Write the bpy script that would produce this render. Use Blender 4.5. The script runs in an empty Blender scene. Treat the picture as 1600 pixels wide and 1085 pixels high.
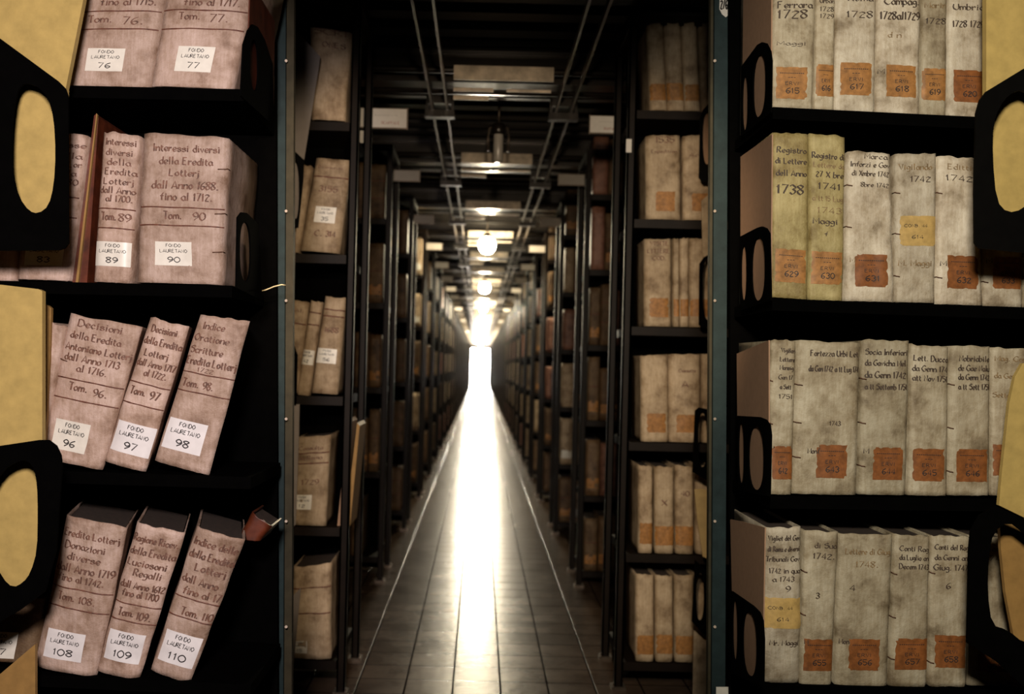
import bpy, bmesh, math, random
from mathutils import Vector, Matrix, noise
from mathutils.geometry import tessellate_polygon
random.seed(7)
F = 1600.0; VX, VY = 750.0, 570.0; H = 1.3; RHO = math.radians(1.4)
cr, sr = math.cos(RHO), math.sin(RHO)
C = bpy.context.scene.collection
scn = bpy.context.scene

def ray(px, py):
    a = (px-VX)/F; b = -(py-VY)/F
    return a*cr - b*sr, a*sr + b*cr
def W(px, py, D):                       # pixel -> point at distance D down the aisle
    dx, dz = ray(px, py)
    return Vector((dx*D, D, H + dz*D))
def WS(px, py, X):                      # pixel -> point on a vertical plane x = X
    dx, dz = ray(px, py)
    D = X/dx
    return Vector((X, D, H + dz*D))

# ------------------------------------------------------------------ materials
def newmat(name):
    m = bpy.data.materials.new(name); m.use_nodes = True
    nt = m.node_tree; b = nt.nodes['Principled BSDF']
    return m, nt, b
def N(nt, t, **k):
    n = nt.nodes.new(t)
    for a, v in k.items(): setattr(n, a, v)
    return n
def ramp(nt, src, stops):
    r = N(nt, 'ShaderNodeValToRGB'); e = r.color_ramp.elements
    e[0].position, e[0].color = stops[0][0], (*stops[0][1], 1)
    e[1].position, e[1].color = stops[-1][0], (*stops[-1][1], 1)
    for p, c in stops[1:-1]:
        x = e.new(p); x.color = (*c, 1)
    nt.links.new(src, r.inputs[0]); return r.outputs[0]
def coords(nt, scale=(1,1,1), rnd=True):
    tc = N(nt, 'ShaderNodeTexCoord'); mp = N(nt, 'ShaderNodeMapping')
    mp.inputs['Scale'].default_value = scale
    nt.links.new(tc.outputs['Object'], mp.inputs[0])
    if rnd:
        oi = N(nt, 'ShaderNodeObjectInfo'); mu = N(nt, 'ShaderNodeMath', operation='MULTIPLY')
        mu.inputs[1].default_value = 37.0
        nt.links.new(oi.outputs['Random'], mu.inputs[0])
        nt.links.new(mu.outputs[0], mp.inputs['Location'])
    return mp.outputs[0]
def noi(nt, co, scale, detail=6, rough=.6):
    n = N(nt, 'ShaderNodeTexNoise'); n.inputs['Scale'].default_value = scale
    n.inputs['Detail'].default_value = detail; n.inputs['Roughness'].default_value = rough
    nt.links.new(co, n.inputs['Vector']); return n.outputs['Fac']
def mix(nt, fac, a, b, mode='MIX'):
    m = N(nt, 'ShaderNodeMix', data_type='RGBA', blend_type=mode)
    if isinstance(fac, float): m.inputs[0].default_value = fac
    else: nt.links.new(fac, m.inputs[0])
    for k, v in ((6, a), (7, b)):
        if isinstance(v, tuple): m.inputs[k].default_value = (*v, 1)
        else: nt.links.new(v, m.inputs[k])
    return m.outputs[2]
def bump(nt, b, h, strength=.3, dist=.002):
    n = N(nt, 'ShaderNodeBump'); n.inputs['Strength'].default_value = strength
    n.inputs['Distance'].default_value = dist
    nt.links.new(h, n.inputs['Height']); nt.links.new(n.outputs[0], b.inputs['Normal'])
def vellum(name, light, mid, dark, rough=.5, var=.25, blot=.5):
    m, nt, b = newmat(name)
    co = coords(nt)
    base = ramp(nt, noi(nt, co, 14), [(.30, dark), (.46, mid), (.66, light)])
    spots = ramp(nt, noi(nt, co, 60, 8, .75), [(.50, (1,1,1)), (.60, (.86,.82,.75)), (.72, (.45,.36,.26))])
    c = mix(nt, blot, base, spots, 'MULTIPLY')
    big = ramp(nt, noi(nt, co, 7, 5, .7), [(.36, (.66,.58,.48)), (.56, (1,1,1))])
    c = mix(nt, .5, c, big, 'MULTIPLY')
    streak = ramp(nt, noi(nt, coords(nt, (30, 30, 3)), 6, 4), [(.40, (.80,.76,.70)), (.60, (1,1,1))])
    c = mix(nt, .6, c, streak, 'MULTIPLY')
    oi = N(nt, 'ShaderNodeObjectInfo')
    vr = ramp(nt, oi.outputs['Random'], [(0, (1-var, 1-var, 1-var*1.1)), (1, (1,1,1))])
    c = mix(nt, 1.0, c, vr, 'MULTIPLY')
    nt.links.new(c, b.inputs['Base Color']); b.inputs['Roughness'].default_value = rough
    b.inputs['Specular IOR Level'].default_value = .35
    bump(nt, b, noi(nt, co, 32, 8, .7), .7, .006)
    return m
def simple(name, col, rough=.6, metal=0, nscale=40, amt=.25, spec=.5, bmp=0):
    m, nt, b = newmat(name)
    co = coords(nt)
    f = noi(nt, co, nscale)
    c = ramp(nt, f, [(.3, tuple(v*(1-amt) for v in col)), (.7, tuple(min(1, v*(1+amt)) for v in col))])
    nt.links.new(c, b.inputs['Base Color'])
    b.inputs['Roughness'].default_value = rough; b.inputs['Metallic'].default_value = metal
    b.inputs['Specular IOR Level'].default_value = spec
    if bmp: bump(nt, b, f, bmp, .002)
    return m
M = {}
M['vel_l'] = vellum('pinkish vellum', (.72,.54,.46), (.56,.40,.32), (.33,.21,.15), .42)
M['vel_r'] = vellum('grey vellum', (.62,.55,.41), (.47,.40,.28), (.24,.19,.12), .5)
M['vel_w'] = vellum('white vellum', (.76,.68,.54), (.60,.52,.40), (.30,.24,.16), .45)
M['vel_y'] = vellum('yellow vellum', (.52,.43,.20), (.40,.325,.14), (.23,.17,.06), .5)
M['vel_c'] = vellum('dusty cream vellum', (.62,.475,.32), (.48,.36,.235), (.26,.18,.11), .6)
M['vel_d'] = vellum('dark aged leather', (.20,.125,.065), (.14,.08,.04), (.06,.035,.018), .5)
M['vel_b'] = vellum('brown pasteboard', (.20,.13,.07), (.14,.085,.045), (.07,.04,.02), .6)
M['vel_p'] = vellum('reddish pasteboard', (.40,.20,.14), (.30,.14,.10), (.16,.07,.05), .45)
M['pages'] = simple('old page edges', (.035,.02,.012), .9, 0, 90, .4)
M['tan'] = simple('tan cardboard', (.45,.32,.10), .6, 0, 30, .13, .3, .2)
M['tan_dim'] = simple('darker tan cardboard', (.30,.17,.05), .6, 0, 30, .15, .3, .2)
M['brownboard'] = simple('brown cardboard', (.34,.205,.125), .7, 0, 60, .08, .3)
M['greyboard'] = simple('grey cardboard', (.26,.225,.20), .7, 0, 30, .08, .3)
M['creamboard'] = simple('cream cardboard', (.42,.30,.13), .7, 0, 30, .12, .3)
M['black'] = simple('black steel and gap shade', (.0012,.0011,.001), .8, 0, 30, .2, .01)  # near-black; on shelves and backs the colour also holds the gap shadow
M['blacksat'] = simple('satin black steel', (.002,.0018,.0015), .6, 0, 30, .2, .04)
M['rack'] = simple('dark brown rack steel', (.0085,.005,.003), .5, 0, 12, .3, .13)
M['deck'] = simple('dark ceiling deck', (.011,.008,.006), .55, 0, 8, .3, .3)
M['beam'] = simple('glossy brown beam paint', (.020,.015,.011), .28, .3, 10, .3, .7)
M['rail'] = simple('grey steel rail', (.13,.10,.075), .35, .6, 12, .3, .5)
M['teal'] = simple('teal painted post', (.015,.027,.028), .6, 0, 25, .25, .15, .3)
M['olive'] = simple('olive painted edge', (.040,.033,.018), .6, 0, 25, .25, .15)
M['ink_l'] = simple('faded brown ink', (.15,.07,.045), .7, 0, 120, .6)
M['ink_r'] = simple('dark iron gall ink', (.055,.035,.022), .7, 0, 120, .6)
M['ink_y'] = simple('ochre faded ink', (.21,.135,.06), .7, 0, 120, .5)
M['band'] = simple('red brown cord line', (.12,.04,.022), .6, 0, 120, .5)
M['label_w'] = simple('white paper label', (.78,.74,.64), .4, 0, 50, .06, .5)
M['label_p'] = simple('lilac white paper label', (.82,.78,.76), .4, 0, 50, .05, .5)
M['label_o'] = simple('orange paper label', (.33,.15,.042), .55, 0, 70, .35, .4)
M['label_r'] = simple('rust paper label', (.22,.075,.018), .55, 0, 70, .35, .4)
M['label_y'] = simple('yellow paper label', (.50,.33,.11), .55, 0, 60, .2, .4)
M['print'] = simple('black print', (.02,.015,.015), .6)
M['cord'] = simple('brown thong', (.09,.035,.015), .6)
M['redleather'] = simple('dark red leather', (.10,.022,.008), .4, 0, 25, .5)
M['wall'] = simple('brown wall paint', (.10,.08,.06), .8)
M['signcard'] = simple('white card', (.62,.58,.52), .5, 0, 30, .06)
M['signcard_dim'] = simple('white card dimmed', (.36,.32,.27), .5, 0, 30, .06)  # white card with the dimness of the deeper aisle put in its colour
M['redprint'] = simple('red print', (.35,.06,.03), .6)
M['string'] = simple('pale string', (.75,.62,.35), .7)
def emit(name, col, s):
    m, nt, b = newmat(name)
    b.inputs['Emission Color'].default_value = (*col, 1); b.inputs['Emission Strength'].default_value = s
    b.inputs['Base Color'].default_value = (.8,.8,.8,1)
    return m
M['bulb'] = emit('lit opal glass', (1, .86, .58), 300)
M['bulb_far'] = emit('brighter lit opal glass', (1, .87, .62), 1300)
M['daylight'] = emit('bright daylight', (1, .93, .82), 300)
M['beam_shine'] = simple('pale beam highlight', (.60,.50,.38), .35, .2, 14, .4, .5)  # pale tone that paints the highlight bands on the beams
M['opal'] = simple('unlit opal glass', (.6,.56,.5), .2, 0, 10, .05)
def floor_mat():
    m, nt, b = newmat('polished stone tiles')
    tc = N(nt, 'ShaderNodeTexCoord'); mp = N(nt, 'ShaderNodeMapping')
    mp.inputs['Location'].default_value = (.078, .02, 0)
    nt.links.new(tc.outputs['Object'], mp.inputs[0]); co = mp.outputs[0]
    br = N(nt, 'ShaderNodeTexBrick', offset=0.0, squash=1.0)
    for k, v in (('Scale', 1.0), ('Mortar Size', .0042), ('Mortar Smooth', .3), ('Brick Width', .192), ('Row Height', .192), ('Bias', 0.0)):
        br.inputs[k].default_value = v
    br.inputs['Color1'].default_value = (.105,.072,.050,1); br.inputs['Color2'].default_value = (.080,.054,.037,1)
    br.inputs['Mortar'].default_value = (.012,.009,.007,1)
    nt.links.new(co, br.inputs['Vector'])
    n1 = noi(nt, co, 5, 6); n2 = noi(nt, co, 30, 6)
    c = mix(nt, .8, br.outputs['Color'], ramp(nt, n1, [(.3, (.55,.52,.5)), (.7, (1.25,1.2,1.15))]), 'MULTIPLY')
    nt.links.new(c, b.inputs['Base Color'])
    rr = N(nt, 'ShaderNodeMapRange'); rr.inputs[3].default_value = .17; rr.inputs[4].default_value = .30
    nt.links.new(n1, rr.inputs[0]); nt.links.new(rr.outputs[0], b.inputs['Roughness'])
    sm = N(nt, 'ShaderNodeMapRange'); sm.inputs[3].default_value = .13; sm.inputs[4].default_value = 0.0
    nt.links.new(br.outputs['Fac'], sm.inputs[0]); nt.links.new(sm.outputs[0], b.inputs['Specular IOR Level'])
    ad = N(nt, 'ShaderNodeMath', operation='MULTIPLY_ADD'); ad.inputs[1].default_value = -1.2
    nt.links.new(br.outputs['Fac'], ad.inputs[0]); nt.links.new(n2, ad.inputs[2])
    bump(nt, b, ad.outputs[0], .30, .003)
    return m
M['floor'] = floor_mat()

# ------------------------------------------------------------------ object helpers
def mk(name, vs, fs, mat, root=None, parent=None, smooth=False):
    o0 = root.location if root else Vector((0,0,0))
    me = bpy.data.meshes.new(name)
    me.from_pydata([tuple(Vector(v)-o0) for v in vs], [], fs)
    me.materials.append(M[mat] if isinstance(mat, str) else mat)
    if smooth:
        for p in me.polygons: p.use_smooth = True
    me.update()
    o = bpy.data.objects.new(name, me); C.objects.link(o)
    if parent or root: o.parent = parent or root
    return o
def thing(name, label, cat, loc, group=None):
    o = bpy.data.objects.new(name, None); C.objects.link(o)
    o.location = loc; o.empty_display_size = .05
    tag(o, label, cat, group); return o
def tag(o, label, cat, group=None, kind=None):
    if label: o['label'] = label
    if cat: o['category'] = cat
    if group: o['group'] = group
    if kind: o['kind'] = kind
    return o
def boxes(lst):
    vs, fs = [], []
    for (x0, x1, y0, y1, z0, z1) in lst:
        k = len(vs)
        vs += [(x0,y0,z0),(x1,y0,z0),(x1,y1,z0),(x0,y1,z0),(x0,y0,z1),(x1,y0,z1),(x1,y1,z1),(x0,y1,z1)]
        fs += [(k,k+3,k+2,k+1),(k+4,k+5,k+6,k+7),(k,k+1,k+5,k+4),(k+1,k+2,k+6,k+5),(k+2,k+3,k+7,k+6),(k+3,k,k+4,k+7)]
    return vs, fs
def tube(pts, r, n=8):
    vs, fs = [], []
    pts = [Vector(p) for p in pts]
    for i, p in enumerate(pts):
        t = (pts[min(i+1, len(pts)-1)] - pts[max(i-1, 0)]).normalized()
        a = t.orthogonal().normalized() if i == 0 else (a - t*a.dot(t)).normalized()
        b = t.cross(a)
        for k in range(n):
            q = 2*math.pi*k/n
            vs.append(p + a*math.cos(q)*r + b*math.sin(q)*r)
    for i in range(len(pts)-1):
        for k in range(n):
            fs.append((i*n+k, i*n+(k+1)%n, (i+1)*n+(k+1)%n, (i+1)*n+k))
    fs.append(tuple(range(n))[::-1]); fs.append(tuple(range((len(pts)-1)*n, len(pts)*n)))
    return vs, fs
def lathe(prof, cx, cy, n=20):
    vs, fs = [], []
    for r, z in prof:
        for k in range(n):
            q = 2*math.pi*k/n
            vs.append((cx+r*math.cos(q), cy+r*math.sin(q), z))
    for i in range(len(prof)-1):
        for k in range(n):
            fs.append((i*n+k, i*n+(k+1)%n, (i+1)*n+(k+1)%n, (i+1)*n+k))
    return vs, fs
def merge(*ms):
    vs, fs = [], []
    for v, f in ms:
        k = len(vs); vs += list(v); fs += [tuple(i+k for i in q) for q in f]
    return vs, fs
def smooth_loop(pts, it=2):
    for _ in range(it):
        q = []
        for i, p in enumerate(pts):
            n = pts[(i+1) % len(pts)]
            q += [(p[0]*.75+n[0]*.25, p[1]*.75+n[1]*.25), (p[0]*.25+n[0]*.75, p[1]*.25+n[1]*.75)]
        pts = q
    return pts
def ell(x0, x1, y0, y1, n=28, p=2.4, skew=0):
    cx, cy, rx, ry = (x0+x1)/2, (y0+y1)/2, (x1-x0)/2, (y1-y0)/2
    out = []
    for k in range(n):
        a = 2*math.pi*k/n; c, s = math.cos(a), math.sin(a)
        x = math.copysign(abs(c)**(2/p), c); y = math.copysign(abs(s)**(2/p), s)
        out.append((cx+rx*x, cy+ry*y + skew*x*rx))
    return out
def plate(outer, holes, mapf, off):
    """slab from a pixel outline: mapf gives points, off is the thickness vector"""
    loops = [outer] + holes
    P = [[Vector(mapf(*p)) for p in l] for l in loops]
    tris = tessellate_polygon([[Vector((p[0], p[1], 0)) for p in l] for l in loops])
    flat = [p for l in P for p in l]; n = len(flat)
    off = Vector(off)
    vs = flat + [p + off for p in flat]
    fs = [tuple(t) for t in tris] + [tuple(i+n for i in reversed(t)) for t in tris]
    k = 0
    for l in P:
        m = len(l)
        for i in range(m):
            j = (i+1) % m
            fs.append((k+i, k+j, k+j+n, k+i+n))
        k += m
    me = bmesh.new()
    bv = [me.verts.new(v) for v in vs]
    for f in fs:
        try: me.faces.new([bv[i] for i in f])
        except ValueError: pass
    bmesh.ops.recalc_face_normals(me, faces=me.faces)
    me.verts.index_update()
    vs = [v.co.copy() for v in me.verts]; fs = [tuple(v.index for v in f.verts) for f in me.faces]
    me.free(); return vs, fs
def slab(name, label, cat, outer, D, depth, mat, holes=(), group=None, part=None):
    """a thing cut to an outline at its own distance, with real thickness"""
    cx = sum(p[0] for p in outer)/len(outer); by = max(p[1] for p in outer)
    t = thing(name, label, cat, W(cx, by, D), group)
    vs, fs = plate(list(outer), [list(h) for h in holes], lambda x, y: W(x, y, D), (0, depth, 0))
    mk(part or 'panel', vs, fs, mat, t)
    return t
def slab_side(name, label, cat, outer, X, th, mat, holes=(), group=None, part=None):
    p0 = max(outer, key=lambda p: p[1])
    t = thing(name, label, cat, WS(p0[0], p0[1], X), group)
    vs, fs = plate(list(outer), [list(h) for h in holes], lambda x, y: WS(x, y, X), (th, 0, 0))
    mk(part or 'panel', vs, fs, mat, t)
    return t

# ------------------------------------------------------------------ pen-stroke lettering
G = {
'a':'~45 26 04 22 43|46 43 52','b':'09 02|~05 26 44 22 02','c':'~45 26 04 22 43','d':'~45 26 04 22 43|49 42','e':'~04 34 45 26 04 22 43',
'f':'~49 38 26 22|06 46','g':'~45 26 04 23 44|~46 42 30 00','h':'09 02|~04 26 45 42','i':'16 12|18 17','j':'~16 11 00|18 17','k':'09 02|46 04 42','l':'19 12',
'm':'06 02|~04 16 35 32|~34 46 65 62','n':'06 02|~04 26 45 42','o':'~26 04 22 44 26','p':'06 00|~05 26 44 22 03','q':'~45 26 04 22 43|46 40',
'r':'06 02|~04 26 35','s':'~45 26 05 34 43 22 03','t':'18 13 22 32|06 36','u':'~06 03 22 43|46 42','v':'06 22 46','x':'06 42|46 02','y':'06 23|46 10','z':'06 46 02 42','w':'06 12 26 32 46',
'A':'02 39 62|14 54','B':'09 02|~09 38 46 06|~06 45 43 02','C':'~68 39 06 04 32 63','D':'09 02|~09 39 57 64 43 32 02','E':'09 02|09 49|06 36|02 42','F':'09 02|09 49|06 36',
'G':'~68 39 06 04 32 63|63 65 45','H':'09 02|59 52|06 56','I':'19 12','J':'~29 23 02','L':'09 02 42','M':'02 09 34 69 62','N':'02 09 52 59','O':'~39 06 05 32 65 66 39','P':'09 02|~09 39 47 36 05',
'R':'09 02|~09 39 47 36 05|25 52','S':'~58 39 07 46 54 32 03','T':'09 59|39 32','U':'~09 04 32 54 59','V':'09 32 59','X':'09 52|59 02','W':'09 22 36 42 59',
'0':'~29 07 04 22 44 47 29','1':'07 19 12','2':'~07 28 47 25 02|02 42','3':'~08 29 47 26|~26 44 22 03','4':'32 39 04 44','5':'49 09 06|~06 36 44 22 03','6':'~49 17 04 22 44 25 04','7':'09 49 12','8':'~29 08 26 44 22 04 26 48 29','9':'~44... ',
'.':'12 13',"'":'19 18','/':'02 49','-':'04 34',' ':'',
}
G['9'] = '~47 29 07 25 47|~47 45 12'
NARROW = {'i':2,'j':2,'l':2,'I':2,'.':2,"'":2,'1':2,' ':2.5,'r':3,'t':3,'m':6,'M':6,'A':6,'C':6,'G':6,'O':6,'D':6,'S':5,'-':3}
def catmull(p, n=5):
    out = []
    q = [p[0]]+p+[p[-1]]
    if p[0] == p[-1]: q[0] = p[-2]; q[-1] = p[1]
    for i in range(1, len(q)-2):
        a, b, c, d = q[i-1:i+3]
        for k in range(n):
            t = k/n
            out.append(tuple(.5*((2*b[j])+(-a[j]+c[j])*t+(2*a[j]-5*b[j]+4*c[j]-d[j])*t*t+(-a[j]+3*b[j]-3*c[j]+d[j])*t**3) for j in (0, 1)))
    out.append(p[-1]); return out
def line_strokes(s):
    x = 0; out = []
    for ch in s:
        g = G.get(ch, ''); w = NARROW.get(ch, 4 if not ch.isupper() else 5)
        for st in g.split('|'):
            if not st: continue
            sm = st[0] == '~'; p = [(x+float(t[0]), float(t[1])-2) for t in st.lstrip('~').split()]
            serif = (not sm) and len(p) == 2 and abs(p[0][0]-p[1][0]) < .1 and abs(p[0][1]-p[1][1]) > 2
            out.append((catmull(p) if sm else p, serif))
        x += w+1.35
    return out, max(x-1.35, 1)
def ribbons(s, x0, x1, y0, h, wid=.17, mono=False, jit=.0):
    """strokes as quads in pixel space, y upward from baseline y0, text squeezed between x0 and x1"""
    st, Wt = line_strokes(s)
    sx = (x1-x0)/Wt; sy = h/7
    vs, fs = [], []
    nib = math.radians(25)
    def rib(p, wm):
        k0 = len(vs)
        for i, (x, y) in enumerate(p):
            a = p[max(i-1, 0)]; b = p[min(i+1, len(p)-1)]
            dx, dy = b[0]-a[0], b[1]-a[1]; L = math.hypot(dx, dy) or 1
            dx, dy = dx/L, dy/L
            w = wm*h*(.5 if mono else (.32+.78*abs(dx*math.sin(nib)-dy*math.cos(nib))*1.0))*.5
            vs.append((x-dy*w, y+dx*w)); vs.append((x+dy*w, y-dx*w))
        for i in range(len(p)-1):
            k = k0+2*i; fs.append((k, k+1, k+3, k+2))
    for p, serif in st:
        q = [(x0+a*sx, y0+b*sy) for a, b in p]
        if jit: q = [(a+random.uniform(-jit, jit), b+random.uniform(-jit, jit)) for a, b in q]
        rib(q, wid)
        if serif and not mono:
            for e in (q[0], q[-1]):
                rib([(e[0]-.9*sx, e[1]), (e[0]+.9*sx, e[1]+.15*sy)], wid*.6)
    return vs, fs

# ------------------------------------------------------------------ bound volumes
class Book:
    def __init__(s, quad, D, depth=.29, bulge=.012, n=5, crump=.0012, seed=0, th=.004, yaw=0):
        s.yaw = yaw
        s.q = quad; s.D = D; s.depth = depth; s.B = bulge; s.n = n; s.cr = crump; s.seed = seed; s.th = th
        tl, tr, br, bl = quad
        s.wpx = (math.dist(tl, tr)+math.dist(bl, br))/2; s.hpx = (math.dist(tl, bl)+math.dist(tr, br))/2
        s.wm = s.wpx*D/F
        s.P = [W(*c, D) for c in quad]
    def S(s, u, v, off=0.0, y=None):
        tl, tr, br, bl = s.P
        b = bl.lerp(br, u); t = tl.lerp(tr, u); p = b.lerp(t, v)
        q = Vector((u*s.wm*9+s.seed*3.1, v*s.wm/s.wpx*s.hpx*9, s.seed))
        e = noise.noise(q)*s.cr*1.6 + noise.noise(q*3.1)*s.cr + abs(noise.noise(q*2+Vector((5,1,2))))*s.cr
        # the sides wander a little too
        p.x += noise.noise(Vector((v*4, s.seed, 3.0)))*s.cr*1.5*(1-abs(2*u-1)*.2)
        if y is None:
            y = -s.B*(1-abs(2*u-1)**s.n) - e
        return Vector((p.x + max(y, 0)*s.yaw, p.y + y - off, p.z))
    def uv(s, px, py):
        tl, tr, br, bl = s.q; u = v = .5
        for _ in range(12):
            def f(u, v): return tuple((bl[i]*(1-u)+br[i]*u)*(1-v)+(tl[i]*(1-u)+tr[i]*u)*v for i in (0, 1))
            x, y = f(u, v); e = 1e-3
            xu, yu = f(u+e, v); xv, yv = f(u, v+e)
            a, c_, b_, d = (xu-x)/e, (yu-y)/e, (xv-x)/e, (yv-y)/e
            det = a*d-b_*c_ or 1e-9; rx, ry = px-x, py-y
            u += (rx*d-ry*b_)/det; v += (a*ry-c_*rx)/det
        return u, v
    def cover(s, root, mat, nu=14, nv=30, ragged=.0025):
        t = s.th/s.wm; D0 = s.depth
        outer = [(0, D0), (0, D0*.5), (0, D0*.12)] + [(i/nu, None) for i in range(nu+1)] + [(1, D0*.12), (1, D0*.5), (1, D0)]
        vs, fs = [], []; m = len(outer)
        for j in range(nv+1):
            v = j/nv
            for (u, y) in outer:
                p = s.S(u, v, 0, y)
                if j == nv: p.z += noise.noise(Vector((u*5+s.seed, 7.7, s.seed)))*ragged*2
                if j == 0: p.z += abs(noise.noise(Vector((u*5+s.seed, 2.7, s.seed))))*ragged
                vs.append(p)
            for (u, y) in outer:
                ui = min(max(u, t), 1-t)
                p = s.S(ui, v, -s.th, y)
                if j == nv: p.z += noise.noise(Vector((u*5+s.seed, 7.7, s.seed)))*ragged*2
                vs.append(p)
        R = 2*m
        for j in range(nv):
            for i in range(m-1):
                a = j*R+i; fs.append((a, a+1, a+1+R, a+R))
                a = j*R+m+i; fs.append((a+R, a+R+1, a+1, a))
            a = j*R; fs.append((a+m, a, a+R, a+m+R)); fs.append((a+m-1, a+2*m-1, a+2*m-1+R, a+m-1+R))
        nsm = len(fs)
        for i in range(m-1):
            fs.append((i+1, i, i+m, i+m+1)); k = nv*R; fs.append((k+i, k+i+1, k+m+i+1, k+m+i))
        o = mk('cover', vs, fs, mat, root)
        for p in o.data.polygons[:nsm]: p.use_smooth = True
        return o
    def pageblock(s, root, mat='pages'):
        t = (s.th+.0015)/s.wm; hm = s.hpx*s.D/F; a = .006/hm
        vs = []
        for v in (a, 1-a):
            for (u, y) in ((t, .004), (1-t, .004), (1-t, s.depth-.008), (t, s.depth-.008)):
                vs.append(s.S(u, v, 0, y))
        fs = [(0,1,2,3),(7,6,5,4),(0,4,5,1),(1,5,6,2),(2,6,7,3),(3,7,4,0)]
        return mk('page_block', vs, fs, mat, root)
    def text(s, lines, root, mat, name='title_lettering', parent=None, off=.0007, wid=.19, mono=False, jit=.25):
        for (txt, py, h, u0, u1) in lines:
            V, Fs = [], []
            mx = (s.q[0][0]*.5+s.q[1][0]*.5+s.q[2][0]*.5+s.q[3][0]*.5)/2
            # centre of the book at that height
            u, v0 = s.uv(mx, py); 
            for _ in range(2):
                bx = s.q[3][0]*.5+s.q[2][0]*.5; tx = s.q[0][0]*.5+s.q[1][0]*.5
                mx = bx*(1-v0)+tx*v0; u, v0 = s.uv(mx, py)
            rv, rf = ribbons(txt, u0*s.wpx, u1*s.wpx, 0, h, wid, mono, 0 if mono else jit)
            k = len(V)
            V += [s.S(x/s.wpx, v0+y/s.hpx, off) for x, y in rv]; Fs += [tuple(i+k for i in f) for f in rf]
            mk(name, V, Fs, mat, root, parent)
    def patch(s, rect, root, mat, name='paper_label', torn=0, off=.0005, part_label=None):
        """rect = (x0,y0,x1,y1) pixels on the spine"""
        x0, y0, x1, y1 = rect
        cu, cv = s.uv((x0+x1)/2, (y0+y1)/2)
        hu = (x1-x0)/2/s.wpx; hv = (y1-y0)/2/s.hpx
        n = 12; vs, fs = [], []
        sd = random.random()*50
        def q(i, j):
            a, b = i/n*2-1, j/n*2-1
            du = dv = 0
            if torn:
                if abs(a) == 1: du = -a*torn*max(0, noise.noise(Vector((b*3+sd, a*9, 0))))*1.5
                if abs(b) == 1: dv = -b*torn*max(0, noise.noise(Vector((a*3+sd, b*9, 4))))*.7
                if abs(a) == 1 and abs(b) == 1 and random.random() < .3: du -= a*torn*.8; dv -= b*torn*.5
            return min(max(cu+(a+du)*hu, .0), 1.0), cv+(b+dv)*hv
        for j in range(n+1):
            for i in range(n+1): vs.append(s.S(*q(i, j), off))
        for j in range(n):
            for i in range(n): k = j*(n+1)+i; fs.append((k, k+1, k+n+2, k+n+1))
        o = mk(name, vs, fs, mat, root)
        for p in o.data.polygons: p.use_smooth = True
        if part_label: o['label'] = part_label
        s.rect = (cu-hu, cu+hu, cv-hv, cv+hv)
        return o
    def print_on(s, lab, root, lines, mat='print', off=.0010, wid=.16, mono=True):
        """lines: (text, fraction from top, height fraction, u0, u1 as fractions of the label)"""
        u0, u1, v0, v1 = s.rect; V, Fs = [], []
        hp = (v1-v0)*s.hpx; wp = (u1-u0)*s.wpx
        for (txt, fy, fh, a, b) in lines:
            rv, rf = ribbons(txt, a*wp, b*wp, (1-fy)*hp, fh*hp, wid, mono)
            k = len(V)
            V += [s.S(min(max(u0+x/s.wpx, 0), 1), v0+y/s.hpx, off) for x, y in rv]; Fs += [tuple(i+k for i in f) for f in rf]
        return mk('label_print', V, Fs, mat, root, lab)
    def bandline(s, py, root, mat='band', wpx=1.7, name='spine_band'):
        bx = s.q[3][0]*.5+s.q[2][0]*.5; tx = s.q[0][0]*.5+s.q[1][0]*.5
        u, v = s.uv((bx+tx)/2, py)
        for _ in range(2): u, v = s.uv(bx*(1-v)+tx*v, py)
        vs, fs = [], []; n = 24; hv = wpx/2/s.hpx
        for i in range(n+1):
            uu = i/n; w = hv*(1+.5*noise.noise(Vector((uu*9, py, 1))))
            dv = noise.noise(Vector((uu*3, py, 5)))*.8/s.hpx
            for (a, o_) in ((-w*1.2, .0001), (-w*.6, .0014), (w*.6, .0014), (w*1.2, .0001)):
                vs.append(s.S(uu, v+dv+a, o_))
        for i in range(n):
            for k in range(3): q = i*4+k; fs.append((q, q+4, q+5, q+1))
        return mk(name, vs, fs, mat, root, smooth=True)
    def ties(s, pys, root, side=0):
        for py in pys:
            u, v = s.uv(s.q[3][0] if side == 0 else s.q[2][0], py)
            du = .07 if side == 0 else -.07; u = 0 if side == 0 else 1
            pts = [s.S(u, v+.004, 0, .015), s.S(u, v+.004, 0, 0)+Vector((0, -.002, 0)), s.S(u+du*.5, v, .002), s.S(u+du*1.6, v-.004, .0008)]
            vs, fs = tube(pts, .0014, 6); mk('tie', vs, fs, 'cord', root, smooth=True)

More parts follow.
